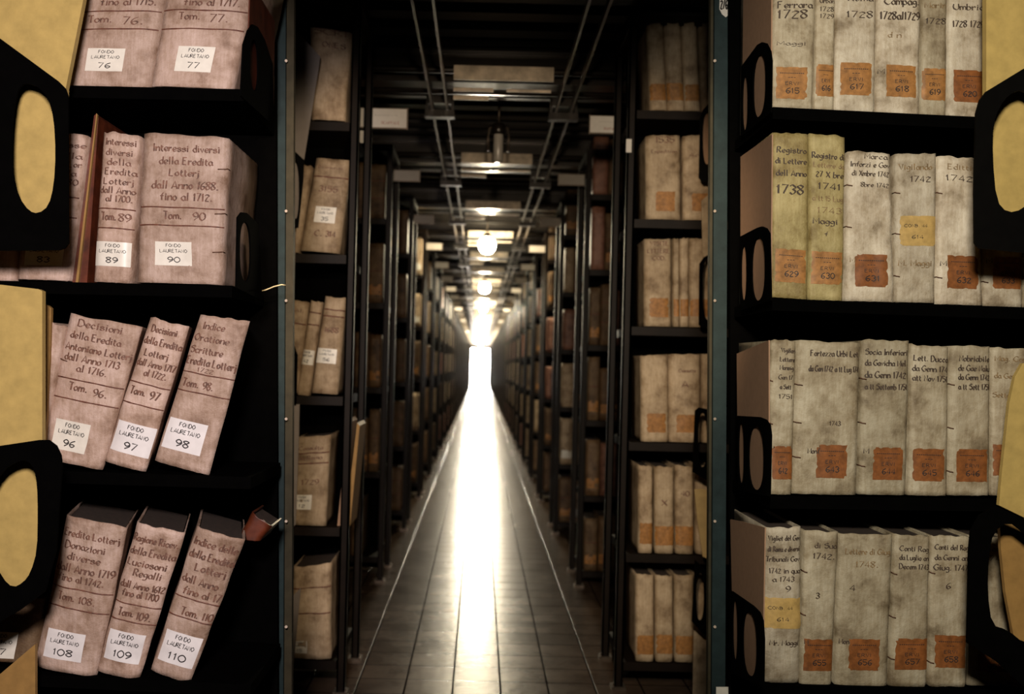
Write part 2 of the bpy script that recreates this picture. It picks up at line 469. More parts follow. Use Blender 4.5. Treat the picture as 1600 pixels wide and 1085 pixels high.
bi = 0
def volume(label, quad, D, mat, group=None, text=(), ink='ink_l', bands=(), lab=None, ties=(), tside=0, depth=.29, bulge=.012,
           n=5, crump=.0012, wid=.215, yaw=0, name='vellum_volume', cat='book', nv=30, nu=14, extra=()):
    global bi; bi += 1
    b = Book(quad, D, depth, bulge, n, crump, bi*1.37, yaw=yaw)
    loc = b.S(.5, 0, 0, depth/2)
    t = thing(name, label, cat, loc, group)
    b.cover(t, mat, nu, nv); b.pageblock(t)
    if text: b.text(text, t, ink, wid=wid)
    for e_text, e_ink in extra: b.text(e_text, t, e_ink, name='faded_lettering')
    for py in bands: b.bandline(py, t)
    if lab:
        rect, lmat, kind, num = lab
        torn = {'w': 0, 'o': .18, 'y': .16}[kind]
        l = b.patch(rect, t, lmat, torn=torn)
        if kind == 'w' and num is not None:
            w_ = .45*min(1, len(num)/2)
            b.print_on(l, t, [('FONDO', .22, .13, .30, .70), ('LAURETANO', .45, .13, .13, .87), (num, .86, .22, .5-.08*len(num), .5+.08*len(num))], wid=.33)
        elif kind == 'o' and num is not None:
            b.print_on(l, t, [('------------', .24, .16, .12, .88), ('---', .36, .12, .38, .62), ('ERVI', .56, .10, .30, .72), (num, .82, .17, .32, .74)], wid=.30)
        elif kind == 'y' and num is not None:
            b.print_on(l, t, [('CONB. 44', .38, .10, .12, .72), (num, .76, .12, .32, .62)], wid=.30)
    if ties: b.ties(ties, t, tside)
    return t, b

DN = 2.42
GL = 'vellum volumes on the left rack'
FL = 'FONDO LAURETANO'
LW = 'label_w'; LP = 'label_p'
# ---- left rack, top shelf
volume('pinkish vellum volume lettered Tom. 76 on top shelf of left rack', [(142,-110),(276,-118),(233,140),(103,136)], DN, 'vel_l', GL,
   [('fino al 1715.', 11, 11, .28, .93), ('Tom.', 38, 11, .16, .45), ('76.', 41, 12, .58, .82)], 'ink_l', (20, 48), ((138,78,197,114), LW, 'w', '76'), bulge=.013, n=4)
volume('pinkish vellum volume lettered Tom. 77 on top shelf of left rack', [(278,-110),(416,-110),(361,142),(237,136)], DN, 'vel_l', GL,
   [('fino al 1717.', 12, 11, .24, .90), ('Tom.', 34, 11, .2, .46), ('77.', 37, 12, .58, .80)], 'ink_l', (19, 48), ((277,75,336,115), LW, 'w', '77'), bulge=.013, n=4)
# ---- second shelf
volume('vellum volume cut off by the left picture edge on second shelf', [(-48,215),(30,214),(24,440),(-62,440)], DN, 'vel_l', GL, ())
volume('vellum volume labelled 83 half hidden behind a black shelf divider', [(50,210),(137,212),(108,440),(27,437)], DN, 'vel_l', GL,
   [('Interesse', 232, 9, .2, 1), ('della', 249, 9, .5, .95), ('Eredita Lor', 262, 9, .2, .97), ('della', 276, 9, .5, .9), ('al 1680', 290, 9, .4, .95)], 'ink_l', (309, 340), ((42,378,103,416), LW, 'w', '83'))
volume('thin volume labelled 89 with seven lines of lettering, second shelf left rack', [(163,208),(221,213),(205,444),(147,441)], DN, 'vel_l', GL,
   [('Interessi', 229, 10, .10, .92), ('diversi', 245, 10, .14, .85), ('della', 260, 10, .18, .80), ('Eredita', 275, 10, .14, .95), ('Lotterj', 290, 10, .12, .92), ('dall Anno', 304, 10, .04, .97), ('al 1700.', 317, 10, .22, .92), ('Tom.', 346, 12, .12, .52), ('89', 347, 12, .60, .9)],
   'ink_l', (328, 358), ((150,379,206,417), LW, 'w', '89'))
volume('very thick vellum volume labelled 90, widest on the second shelf', [(226,210),(358,215),(346,446),(215,442)], DN, 'vel_l', GL,
   [('Interessi diversi', 239, 11, .12, .90), ('della Eredita', 259, 11, .20, .82), ('Lotterj', 277, 11, .33, .68), ('dall Anno 1688.', 297, 12, .14, .92), ('fino al 1712.', 315, 12, .24, .86), ('Tom.', 344, 12, .28, .50), ('90', 345, 12, .64, .78)],
   'ink_l', (326, 354), ((244,379,302,416), LW, 'w', '90'), crump=.003, ties=(265, 335, 395), tside=1, depth=.31)
# ---- third shelf, leaning
volume('narrow vellum volume mostly hidden behind tan folder on third shelf', [(78,505),(105,510),(72,700),(45,700)], DN, 'vel_l', GL, ())
volume('wide leaning vellum volume labelled 96 on third shelf of left rack', [(111,490),(222,511),(160,735),(62,714)], DN, 'vel_l', GL,
   [('Decisioni', 517, 11, .16, .78), ('della Eredita', 536, 11, .08, .80), ('Antoniano Lotterj', 554, 11, .04, .99), ('dall Anno 1713', 570, 11, .06, .86), ('al 1716.', 585, 11, .28, .72), ('Tom.', 614, 12, .22, .50), ('96.', 617, 12, .60, .80)],
   'ink_l', (598, 628), ((84,658,141,705), LW, 'w', '96'), yaw=-.24, bulge=.012, n=4, crump=.002, ties=(555,), tside=0)
volume('slim leaning vellum volume labelled 97 between volumes 96 and 98', [(236,496),(296,510),(228,738),(163,720)], DN, 'vel_l', GL,
   [('Decisioni', 523, 11, .14, .80), ('della Eredita', 542, 11, .04, .98), ('Lotterj', 560, 11, .16, .76), ('dall Anno 1717', 576, 11, .03, .98), ('al 1722.', 590, 11, .30, .85), ('Tom.', 620, 12, .10, .50), ('97', 622, 13, .62, .84)],
   'ink_l', (602, 634), ((180,662,240,710), LP, 'w', '97'), yaw=-.24, bulge=.012, n=4, crump=.002)
volume('leaning vellum volume labelled 98, last at the right of third shelf', [(313,491),(390,502),(328,743),(243,720)], DN, 'vel_l', GL,
   [('Indice', 518, 11, .14, .58), ('Oratione', 537, 11, .04, .74), ('Scritture', 556, 11, .04, .68), ('Eredita Lotterj', 574, 12, .02, .98), ('1722', 584, 7, .28, .58), ('Tom. 98.', 609, 12, .06, .66)],
   'ink_l', (587, 616), ((261,657,321,706), LP, 'w', '98'), yaw=-.24, bulge=.012, n=4, crump=.002)
# ---- fourth shelf, leaning
volume('brown stained volume with a white label at the bottom left corner', [(-40,930),(70,935),(52,1035),(-60,1030)], DN, 'vel_b', GL, (), lab=((-28,985,29,1027), LW, 'w', '107'))
volume('leaning vellum volume labelled 108 on the lowest visible shelf, left rack', [(106,805),(200,824),(151,1057),(54,1040)], DN, 'vel_l', GL,
   [('Eredita Lotterj', 843, 11, .04, .95), ('Donazioni', 861, 11, .10, .76), ('diverse', 878, 11, .18, .72), ('dall Anno 1719', 896, 12, .03, .97), ('fino al 1742.', 911, 11, .08, .84), ('Tom.', 940, 12, .14, .42), ('108.', 941, 11, .50, .76)],
   'ink_l', (921, 951), ((74,984,134,1029), LP, 'w', '108'), yaw=-.24, bulge=.015, n=4, crump=.0035, ties=(), tside=0)
volume('leaning vellum volume labelled 109 between volumes 108 and 110', [(215,815),(290,832),(218,1061),(151,1048)], DN, 'vel_l', GL,
   [('Ragione Ricev.', 850, 11, .03, .96), ('della Eredita', 869, 11, .04, .97), ('Luciosoni', 886, 11, .06, .88), ('Regalli', 901, 11, .26, .84), ('dall Anno 1612', 920, 11, .04, .97), ('fino al 1700', 933, 11, .12, .90), ('Tom.', 963, 12, .14, .48), ('109.', 965, 12, .56, .86)],
   'ink_l', (944, 970), ((167,985,226,1033), LP, 'w', '109'), yaw=-.24, bulge=.015, n=4, crump=.003)
volume('leaning orange-tinged vellum volume labelled 110, lowest visible shelf', [(308,822),(383,843),(298,1066),(236,1047)], DN, 'vel_l', GL,
   [('Indice delle', 858, 12, .04, .96), ('della Eredita', 877, 12, .04, .98), ('Lotterj', 895, 12, .26, .92), ('dall Anno', 915, 12, .04, .84), ('fino al 17', 932, 12, .14, .97), ('Tom. 110', 962, 12, .26, .97)],
   'ink_l', (937, 966), ((252,988,313,1038), LP, 'w', '110'), yaw=-.24, bulge=.012, n=4, crump=.003)
volume('small brown leather book tipped behind volume 110', [(394,800),(426,822),(406,846),(372,842)], DN+.13, 'redleather', None, (), depth=.12, name='leather_book')
# thin red board
t = thing('red_leather_book', 'thin dark red leather book leaning left of volume 89', 'book', W(124, 442, DN+.03))
vs, fs = plate([(147,181),(150,178),(154,184),(136,442),(113,442)], [], lambda x, y: W(x, y, DN+.02), (0, .24, 0)); mk('cover', vs, fs, 'redleather', t)
vs, fs = plate([(150.5,177),(152.0,179),(122,442),(118,442)], [], lambda x, y: W(x, y, DN+.012), (0, .008, 0)); o = mk('spine_edge', vs, fs, 'tan_dim', t); o['label'] = 'lighter brown front edge'

# ---- right rack
GR = 'vellum volumes on the right rack'
LO = 'label_o'; LR = 'label_r'
def rv(label, q, text, lab, mat='vel_r', **k):
    k.setdefault('ink', 'ink_r'); ink = k.pop('ink')
    k.setdefault('bulge', .006); k.setdefault('n', 7)
    volume(label, q, DN, mat, GR, text, ink, (), lab, **k)
rv('vellum volume lettered 1728 above orange label 615, first on top right shelf', [(1207,-70),(1275,-72),(1269,172),(1205,169)], [('Ferrara', 14, 10, .12, .92), ('1728', 30, 13, .12, .80), ('Maggi', 72, 6, .12, .8)], ((1211,106,1261,156), LO, 'o', '615'))
rv('very thin vellum volume with orange label 616 on top right shelf', [(1277,-70),(1305,-70),(1302,175),(1270,173)], [('Urban', 6, 7, .18, .96), ('1728', 19, 7, .2, .92), ('1729', 30, 7, .2, .92)], ((1274,102,1303,152), LO, 'o', '616'))
rv('vellum volume lettered 1728 above orange label 617 on top right shelf', [(1306,-70),(1369,-70),(1366,177),(1303,175)], [('Roma', 3, 9, .3, .9), ('1728', 29, 10, .26, .90)], ((1312,99,1361,150), LO, 'o', '617'), mat='vel_w')
rv('wide vellum volume lettered Campag. with torn orange label 618', [(1371,-70),(1438,-70),(1435,182),(1367,178)], [('Campag.', 9, 11, .16, .96), ('1728al1729', 32, 12, .06, .98), ('M', 117, 7, .04, .18)], ((1383,103,1430,153), LO, 'o', '618'), mat='vel_w', extra=[([('d n', 60, 8, .25, .55)], 'ink_y')])
rv('narrow vellum volume lettered 1728 with orange label 619', [(1440,-70),(1479,-70),(1477,184),(1437,182)], [('1728', 39, 9, .16, .95)], ((1439,108,1477,158), LO, 'o', '619'), extra=[([('Marin', 14, 9, .1, .95)], 'ink_y')])
rv('vellum volume lettered Umbria with orange label 620, last on top right shelf', [(1481,-70),(1538,-70),(1535,187),(1479,184)], [('Umbria', 17, 9, .14, .97), ('1728 1729', 44, 10, .12, .98)], ((1488,111,1536,161), LR, 'o', '620'), mat='vel_w')
rv('yellowed vellum volume lettered Registro 1738 with torn label 629', [(1207,208),(1263,211),(1261,469),(1204,465)], [('Registro', 240, 9, .12, .93), ('di Lettere', 257, 9, .08, .93), ('dell Anno', 276, 9, .10, .93), ('1738', 304, 14, .12, .84)], ((1210,390,1258,442), LO, 'o', '629'), mat='vel_y', crump=.0015)
rv('yellowed vellum volume lettered Maggi with torn orange label 630', [(1265,209),(1320,214),(1316,471),(1263,469)], [('Registro di', 249, 9, .06, .98), ('27 X bre', 278, 9, .16, .96), ('1741', 297, 10, .24, .88), ('Maggi', 351, 9, .10, .80), ('f', 370, 7, .42, .52)], ((1266,394,1315,445), LO, 'o', '630'), mat='vel_y', extra=[([('Lettere da', 263, 8, .10, .98), ('a tt 15 Lug', 315, 8, .08, .96), ('1743', 334, 9, .22, .92)], 'ink_y')], crump=.0015)
rv('crumpled white vellum volume with torn orange label 631', [(1324,237),(1390,240),(1396,473),(1320,471)], [('Marca', 249, 8, .38, .92), ('Inforzi e Gov', 262, 8, .06, .98), ('di Xmbre 1742', 276, 8, .10, .96), ('8bre 1742', 293, 7, .30, .95)], ((1335,398,1384,449), LR, 'o', '631'), mat='vel_w', crump=.003, ties=(290, 355), extra=[([('M', 411, 8, .08, .18)], 'ink_y')])
rv('white vellum volume with a torn yellow label at mid height, second shelf right', [(1398,241),(1462,241),(1460,474),(1398,473)], [('1742', 285, 9, .36, .84), ('Q', 302, 8, .4, .55)], ((1404,338,1463,385), 'label_y', 'y', '614'), mat='vel_w', ties=(302, 366, 432), extra=[([('Vigilando', 266, 9, .08, .88), ('M. Maggi', 416, 9, .08, .90)], 'ink_y')])
rv('vellum volume lettered 1742 with square rust label 632', [(1464,245),(1525,249),(1535,478),(1462,476)], [('1742', 284, 9, .20, .86), ('M', 417, 8, .07, .20)], ((1479,400,1526,452), LR, 'o', '632'), mat='vel_w', ties=(302, 434), extra=[([('Editti', 266, 8, .25, .85)], 'ink_y')])
rv('vellum volume with rust label 633 under the black shelf divider', [(1536,250),(1598,252),(1597,481),(1536,479)], [('M', 412, 8, .07, .2)], ((1549,402,1595,452), LR, 'o', '633'), ties=(441,), mat='vel_w')
rv('vellum volume cut off by the right picture edge on second shelf', [(1600,252),(1660,252),(1660,483),(1599,481)], (), None)
rv('thin yellow-grey vellum volume with rust label 642, first on third right shelf', [(1203,531),(1243,534),(1236,773),(1202,773)], [('Vigilan', 551, 7, .42, .97), ('Lettere', 565, 7, .38, .96), ('Monsig', 578, 7, .38, .92), ('Gen 17', 593, 7, .34, .9), ('a Sett', 608, 7, .4, .85), ('1751', 623, 7, .36, .92)], ((1204,697,1237,749), LR, 'o', '642'), ties=(595, 662))
rv('widest vellum volume of the third right shelf with rust label 643', [(1244,533),(1343,536),(1337,774),(1237,772)], [('Fortezza Urbi Let', 557, 9, .22, .97), ('da Gen 1742 a tt Lug 174', 581, 9, .20, .98), ('Monf', 709, 8, .22, .40), ('1743', 665, 7, .55, .72)], ((1274,695,1322,747), LR, 'o', '643'), ties=(601, 660, 714))
rv('vellum volume lettered Settemb 1751 with rust label 644', [(1346,531),(1420,533),(1414,774),(1341,773)], [('Socia Inferiori', 555, 9, .08, .97), ('da Gavicha Mel', 572, 9, .08, .93), ('da Genn 1742', 591, 10, .08, .93), ('a tt Settemb 1751', 609, 9, .08, .96), ('M', 709, 8, .08, .18)], ((1362,699,1409,750), LR, 'o', '644'), ties=(592, 661, 728))
rv('vellum volume lettered Nov 1751 with clipped rust label 645', [(1423,538),(1481,542),(1479,775),(1418,774)], [('Lett. Ducca', 565, 9, .08, .98), ('da Genn 174', 581, 9, .05, .97), ('att Nov 1751', 596, 9, .05, .97)], ((1425,701,1474,752), LR, 'o', '645'))
rv('vellum volume lettered Sett 1751 with square rust label 646', [(1484,540),(1546,542),(1545,775),(1480,774)], [('Nobriabile', 565, 9, .22, .98), ('de Gae Nalu', 580, 9, .20, .98), ('da Genn 1742', 594, 9, .20, .98), ('a tt Sett 1751', 609, 9, .20, .98)], ((1493,702,1541,753), LR, 'o', '646'), ties=(601, 669, 737))
rv('vellum volume half covered by tan folder at end of third right shelf', [(1548,543),(1608,546),(1608,777),(1547,775)], [('Mag. Cont', 565, 8, .08, .95), ('da Gen 1751', 592, 8, .08, .95), ('Settem', 622, 8, .05, .6)], ((1550,695,1590,744), LR, 'o', '647'), ink='ink_y')
rv('crumpled vellum volume with yellow label and five text lines, lowest right shelf', [(1195,824),(1250,823),(1249,1067),(1190,1064)], [('Vigliet del Gov', 844, 8, .08, .98), ('di Roma e diversi', 861, 8, .08, .98), ('Tribunali Gov', 877, 8, .04, .98), ('1742 in qua', 895, 8, .12, .97), ('a 1743', 908, 8, .20, .80), ('9', 924, 9, .58, .70), ('Mr. Maggi', 1007, 8, .16, .95)], ((1191,933,1253,981), 'label_y', 'y', '614'), mat='vel_w', crump=.003, bulge=.010, n=4)
rv('narrow vellum volume lettered 1742 with rust label on lowest right shelf', [(1256,829),(1309,831),(1298,1073),(1249,1072)], [('di Sua', 856, 8, .3, .95), ('1742.', 873, 9, .26, .90), ('3', 935, 9, .4, .5), ('M', 1006, 7, .1, .2)], ((1254,998,1302,1048), LR, 'o', '655'), ties=(893, 960))
rv('widest volume of the lowest right shelf, lettered 1748', [(1311,833),(1394,835),(1385,1074),(1303,1073)], [('4', 923, 9, .22, .32), ('Mon', 1006, 8, .06, .24)], ((1324,998,1373,1047), LR, 'o', '656'), extra=[([('Lettere di Giug', 866, 9, .12, .95), ('1748.', 886, 9, .32, .74)], 'ink_y')])
rv('vellum volume lettered 1743 with notched rust label, lowest right shelf', [(1396,834),(1452,837),(1447,1073),(1388,1073)], [('Conti Rag', 861, 8, .16, .95), ('da Luglio an', 875, 8, .16, .95), ('Decem 1743', 889, 8, .16, .97)], ((1397,997,1448,1046), LR, 'o', '657'), ties=(896, 964, 1029))
rv('vellum volume lettered Giug 1747 beside the black divider, lowest right shelf', [(1454,836),(1515,838),(1509,1073),(1450,1072)], [('Conti del Rag', 859, 8, .10, .95), ('da Genni an', 875, 8, .10, .93), ('Giug. 1747', 891, 9, .08, .95), ('6', 920, 10, .4, .5)], ((1458,992,1507,1043), LR, 'o', '658'), ties=(895, 1035))
rv('vellum volume seen through the oval hole at the bottom right', [(1519,838),(1578,840),(1579,1071),(1511,1071)], [('Conti', 861, 8, .3, .95), ('1747', 876, 8, .3, .9)], ((1527,1012,1575,1050), LR, 'o', '659'))
rv('brown-toned volume at the bottom right picture corner', [(1582,842),(1650,845),(1650,1078),(1580,1075)], (), None, mat='vel_p')

# ---- centre left rack (first rack behind the teal post)
DL = 4.0; GCL = 'volumes on the rack behind the left teal post'
def cv(label, q, D, group, **k):
    k.setdefault('mat', 'vel_c'); k.setdefault('depth', .26); k.setdefault('bulge', .012)
    mat = k.pop('mat'); text = k.pop('text', ()); ink = k.pop('ink', 'ink_l')
    return volume(label, q, D, mat, group, text, ink, k.pop('bands', ()), k.pop('lab', None), nv=16, nu=10, **k)
cv('cream volume with ragged top lettered ONES behind the left teal post', [(484,43),(549,52),(538,190),(486,188)], DL, GCL, text=[('SCRI', 56, 8, .1, .9), ('ONES', 76, 8, .30, .86)], crump=.005)
cv('thin cream volume at the left of the volume labelled 3155', [(468,258),(488,260),(468,396),(452,394)], DL, GCL)
cv('leaning cream volume lettered 3155 with small white label', [(495,247),(548,252),(530,397),(470,392)], DL, GCL, text=[('Diversorum', 265, 4, .1, .8), ('3155', 301, 9, .22, .74), ('C. 314', 370, 9, .3, .84)], bands=(278,), lab=((493,324,525,349), LW, 'w', '35'))
cv('cream volume partly hidden by the left teal post, third row', [(456,469),(483,473),(465,615),(440,612)], DL, GCL, text=[('Al.', 488, 5, .3, .8)], bands=(506,))
cv('narrow cream volume with white label 42, third row centre left', [(486,470),(504,473),(484,619),(464,617)], DL, GCL, bands=(489, 508), lab=((468,547,491,570), LW, 'w', '42'))
cv('cream volume with white label, right end of third row centre left', [(509,463),(541,467),(527,617),(487,614)], DL, GCL, text=[('1688', 520, 8, .2, .8)], bands=(485, 495), lab=((496,545,526,568), LW, 'w', '56'))
cv('cream volume with three text lines and low label, fourth row centre left', [(462,684),(516,680),(509,822),(457,820)], DL, GCL, text=[('Consulta', 703, 6, .12, .8), ('da Roma', 718, 6, .12, .8), ('1729', 757, 8, .25, .75)], bands=(708, 724), lab=((458,773,488,796), LW, 'w', '12'), crump=.003)
cv('wrinkled cream volume in the bottom row behind the left teal post', [(458,886),(517,880),(517,1030),(455,1028)], DL, GCL, bands=(918, 958), lab=((457,1001,480,1020), LW, 'w', '15'), crump=.005)
for k, (a, b_) in enumerate(((533, 548), (545, 562))):
    slab('loose_folder', ('cream folder leaning beside the fourth row volume, nearer left', 'brown folder leaning at the aisle end of the fourth row, centre left')[k], 'folder',
         [(b_-4, 655+6*k), (b_, 660+6*k), (a+2, 822), (a-6, 822)], DL+.02+.03*k, .22, ('brownboard', 'tan_dim')[k], part='board')
# ---- centre right rack
DR = 4.15; GCR = 'volumes on the rack behind the right teal post'
def row(xs, y0, y1, labs, labels, tilt=4, **k):
    for i, (a, b_) in enumerate(xs):
        lb = labs[i]
        cv(labels[i], [(a+0, y0+random.uniform(-1, 3)), (b_-1, y0+random.uniform(0, 3)), (b_+tilt-1, y1+.02*(b_-1000)), (a+tilt, y1+.02*(a-1000))], DR, GCR,
           lab=(lb, 'label_o', 'o', None) if lb else None, text=k.get('texts', {}).get(i, ()), bands=())
row([(1010,1037),(1037,1064),(1064,1089),(1091,1125)], 36, 173, [(1015,132,1040,158),(1040,131,1068,158),(1070,133,1096,159),None],
    ['first cream volume with orange label, top row behind right teal post','second cream volume with orange label, top row behind right teal post','third cream volume with orange label, top row behind right teal post','cream volume partly behind the right teal post, top row'], tilt=6)
row([(1009,1063),(1067,1113)], 211, 343, [(1024,300,1054,331),(1080,303,1108,331)], ['wide cream volume lettered 1535, second row right of aisle','cream volume beside the one lettered 1535, second row right of aisle'], tilt=1,
    texts={0: [('1535', 224, 9, .28, .82), ('Expedition', 240, 5, .15, .9)], 1: [('Acta', 246, 6, .2, .8)]})
row([(1007,1049),(1051,1062),(1062,1077),(1077,1113)], 373, 510, [(1014,466,1044,496),(1052,468,1063,495),(1063,468,1077,495),(1078,468,1108,495)],
    ['cream volume with three heading lines, third row right of aisle','thinnest cream volume of the third row right of aisle','thin cream volume in the middle of the third row right of aisle','cream volume behind the divider in the third row right of aisle'], tilt=0,
    texts={0: [('VISITE', 384, 6, .2, .9), ('LITTERE', 396, 6, .1, .95), ('COD.', 407, 6, .3, .8)]})
row([(1001,1044),(1045,1094),(1096,1120)], 553, 690, [(1010,646,1040,676),(1056,648,1088,676),None],
    ['mottled cream volume with orange label, first of fourth row right of aisle','wider cream volume with orange label, second of fourth row right of aisle','cream volume behind the divider, fourth row right of aisle'], tilt=1,
    texts={1: [('Cassette', 582, 5, .3, .85), ('A', 605, 9, .4, .6)]})
row([(997,1020),(1023,1053),(1055,1084),(1087,1116)], 727, 864, [(999,817,1021,850),(1023,822,1054,852),(1055,822,1085,852),None],
    ['narrow cream volume with orange band, first of fifth row right of aisle','cream volume with orange band, second of fifth row right of aisle','cream volume with orange band, third of fifth row right of aisle','pale volume behind a torn folder, fifth row right of aisle'], tilt=0,
    texts={1: [('X', 790, 9, .35, .65)], 2: [('40', 775, 8, .3, .75)]})
row([(993,1022),(1024,1052),(1054,1084),(1086,1110)], 897, 1033, [(995,992,1021,1022),(1025,991,1051,1021),(1055,993,1083,1022),(1087,994,1108,1022)],
    ['speckled cream volume, first of the bottom row right of aisle','speckled cream volume, second of the bottom row right of aisle','speckled cream volume, third of the bottom row right of aisle','speckled cream volume behind the divider, bottom row right of aisle'], tilt=0)

# ------------------------------------------------------------------ tan folders and black dividers
def sl(*a, **k): return slab(*a, **k)
sl('cardboard_folder', 'big tan cardboard folder at the top left corner of the photo', 'folder', [(-110,-160),(152,-160),(130,0),(103,137),(98,386),(-110,386)], 2.28, .018, 'tan', part='cover')
sl('shelf_divider', 'large black divider plate with oval hole at the upper left edge', 'shelf divider',
   [(-110,0),(-20,46),(0,60),(90,126),(102,138),(106,150),(107,380),(101,388),(92,391),(-110,393)], 2.2, .006, 'black',
   holes=[smooth_loop([(44,130),(62,137),(76,155),(84,185),(87,240),(84,290),(76,322),(60,334),(44,330),(28,308),(20,275),(18,240),(20,185),(26,145),(34,132)], 1)], part='plate')
sl('cardboard_folder', 'upright tan cardboard folder at left edge beside volume 96', 'folder', [(-110,430),(0,445),(60,452),(66,455),(66,700),(61,922),(-110,935)], 2.28, .018, 'tan', part='cover')
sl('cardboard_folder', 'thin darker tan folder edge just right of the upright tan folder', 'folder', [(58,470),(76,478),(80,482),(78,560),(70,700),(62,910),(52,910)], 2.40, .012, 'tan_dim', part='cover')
sl('shelf_divider', 'black divider plate with oval hole at the lower left edge', 'shelf divider',
   [(-110,712),(0,697),(60,688),(76,688),(88,697),(95,712),(97,730),(88,860),(70,925),(30,955),(0,972),(-110,1020)], 2.2, .006, 'black',
   holes=[smooth_loop([(27,721),(44,720),(54,735),(58,760),(59,800),(58,860),(48,895),(36,911),(18,920),(2,905),(-14,870),(-20,820),(-16,770),(5,735)], 1)], part='plate')
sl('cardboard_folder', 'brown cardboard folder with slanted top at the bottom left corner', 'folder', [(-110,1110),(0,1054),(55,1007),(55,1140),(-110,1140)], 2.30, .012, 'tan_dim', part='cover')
sl('cardboard_folder', 'big tan cardboard folder at the top right corner of the photo', 'folder', [(1541,-160),(1720,-160),(1720,386),(1556,386),(1541,150)], 2.28, .018, 'tan', part='cover')
sl('shelf_divider', 'large black divider plate with oval hole at the upper right edge', 'shelf divider',
   [(1720,50),(1600,107),(1541,143),(1531,156),(1525,177),(1522,300),(1523,380),(1530,388),(1600,395),(1720,402)], 2.2, .006, 'blacksat',
   holes=[smooth_loop([(1600,139),(1577,147),(1561,168),(1552,195),(1551,246),(1557,314),(1574,333),(1600,327),(1625,300),(1632,240),(1628,170)], 1)], part='plate')
sl('cardboard_folder', 'tan cardboard folder with curved worn edge at right, third shelf', 'folder', [(1598,568),(1586,589),(1577,631),(1565,743),(1561,790),(1600,809),(1720,850),(1720,560)], 2.3, .012, 'tan', part='cover')
sl('shelf_divider', 'black divider plate with oval hole at the lower right corner', 'shelf divider',
   [(1720,850),(1600,811),(1556,791),(1530,806),(1517,830),(1514,860),(1511,1005),(1558,1035),(1600,1074),(1720,1120)], 2.2, .006, 'black',
   holes=[smooth_loop([(1552,832),(1576,815),(1600,833),(1640,870),(1660,940),(1640,1010),(1600,1006),(1575,985),(1550,978),(1543,926),(1545,871)], 1)], part='plate')
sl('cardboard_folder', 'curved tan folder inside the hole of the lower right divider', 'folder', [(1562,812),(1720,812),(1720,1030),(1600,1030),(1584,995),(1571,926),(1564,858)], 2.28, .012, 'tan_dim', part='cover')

GD = None
RX = [.670, .681, .684, .680]
divs = [
 ([(1158,104),(1183,70),(1190,66),(1197,68),(1203,80),(1205,95),(1204,176),(1157,214)], [ell(1176,1196,86,182,skew=-.9), ell(1159,1168,118,204,skew=-.9)]),
 ([(1156,370),(1183,356),(1190,354),(1197,357),(1202,366),(1204,470),(1156,486)], [ell(1174,1195,371,470,skew=-.3), ell(1157,1166,384,470,skew=-.3)]),
 ([(1152,650),(1186,652),(1196,656),(1202,664),(1204,680),(1202,776),(1152,766)], [ell(1169,1193,666,766,skew=.1), ell(1153,1162,660,756,skew=.1)]),
 ([(1143,924),(1176,947),(1186,957),(1191,970),(1193,1000),(1192,1076),(1143,1052)], [ell(1160,1182,956,1057,skew=.5), ell(1144,1152,936,1032,skew=.5)])]
nm = ['top', 'second', 'third', 'lowest']
for k, (o_, h_) in enumerate(divs):
    slab_side('shelf_divider', 'black divider with two oval holes at the aisle end of the %s shelf, right rack' % nm[k], 'shelf divider', o_, RX[k]-.0125, .004, 'black', h_, part='plate')
cds = [[(1162,-70),(1206,-100),(1204,170),(1159,208)], [(1157,245),(1206,210),(1204,466),(1157,480)], [(1151,553),(1201,532),(1201,773),(1153,762)], [(1141,812),(1162,816),(1195,825),(1191,1064),(1146,1045)]]
for k, p in enumerate(cds):
    slab_side('cardboard_sheet', 'brown cardboard sheet at the left end of the %s shelf, right rack' % nm[k], 'cardboard sheet', p, RX[k]-.0075, .003, 'brownboard', part='sheet')
# left rack aisle ends
LX = -.548
slab_side('shelf_divider', 'black divider beside volume 77 at the aisle end of the top left shelf', 'shelf divider', [(377,150),(381,70),(388,48),(395,38),(403,42),(414,62),(426,100),(428,170),(420,190)], LX, -.004, 'black', [ell(391,404,62,142,skew=.6)], part='plate')
slab_side('shelf_divider', 'black divider beside volume 90 at the aisle end of the second left shelf', 'shelf divider', [(370,450),(372,340),(378,332),(386,333),(404,350),(410,470)], LX, -.004, 'black', [ell(375,392,348,440,skew=.3)], part='plate')
slab_side('cardboard_sheet', 'dark red-brown board standing behind the divider beside volume 77', 'cardboard sheet', [(392,-40),(430,-20),(428,170),(386,130)], LX+.004-.012, -.003, 'redleather', part='sheet')
slab('cream_envelope', 'small cream envelope edge beside the divider at the top left shelf end', 'envelope', [(420,108),(426,106),(428.5,120),(428,140),(423,158),(415,168),(414,160),(419,135)], 2.70, .004, 'creamboard', part='sheet')
pts = [W(405, 456, 2.66), W(416, 453, 2.655), W(428, 448, 2.65), W(440, 445, 2.65), W(446, 446, 2.66)]
t = thing('string', 'pale loose string curling over the left teal post', 'string', pts[0]); vs, fs = tube(pts, .0016); mk('strand', vs, fs, 'string', t, smooth=True)

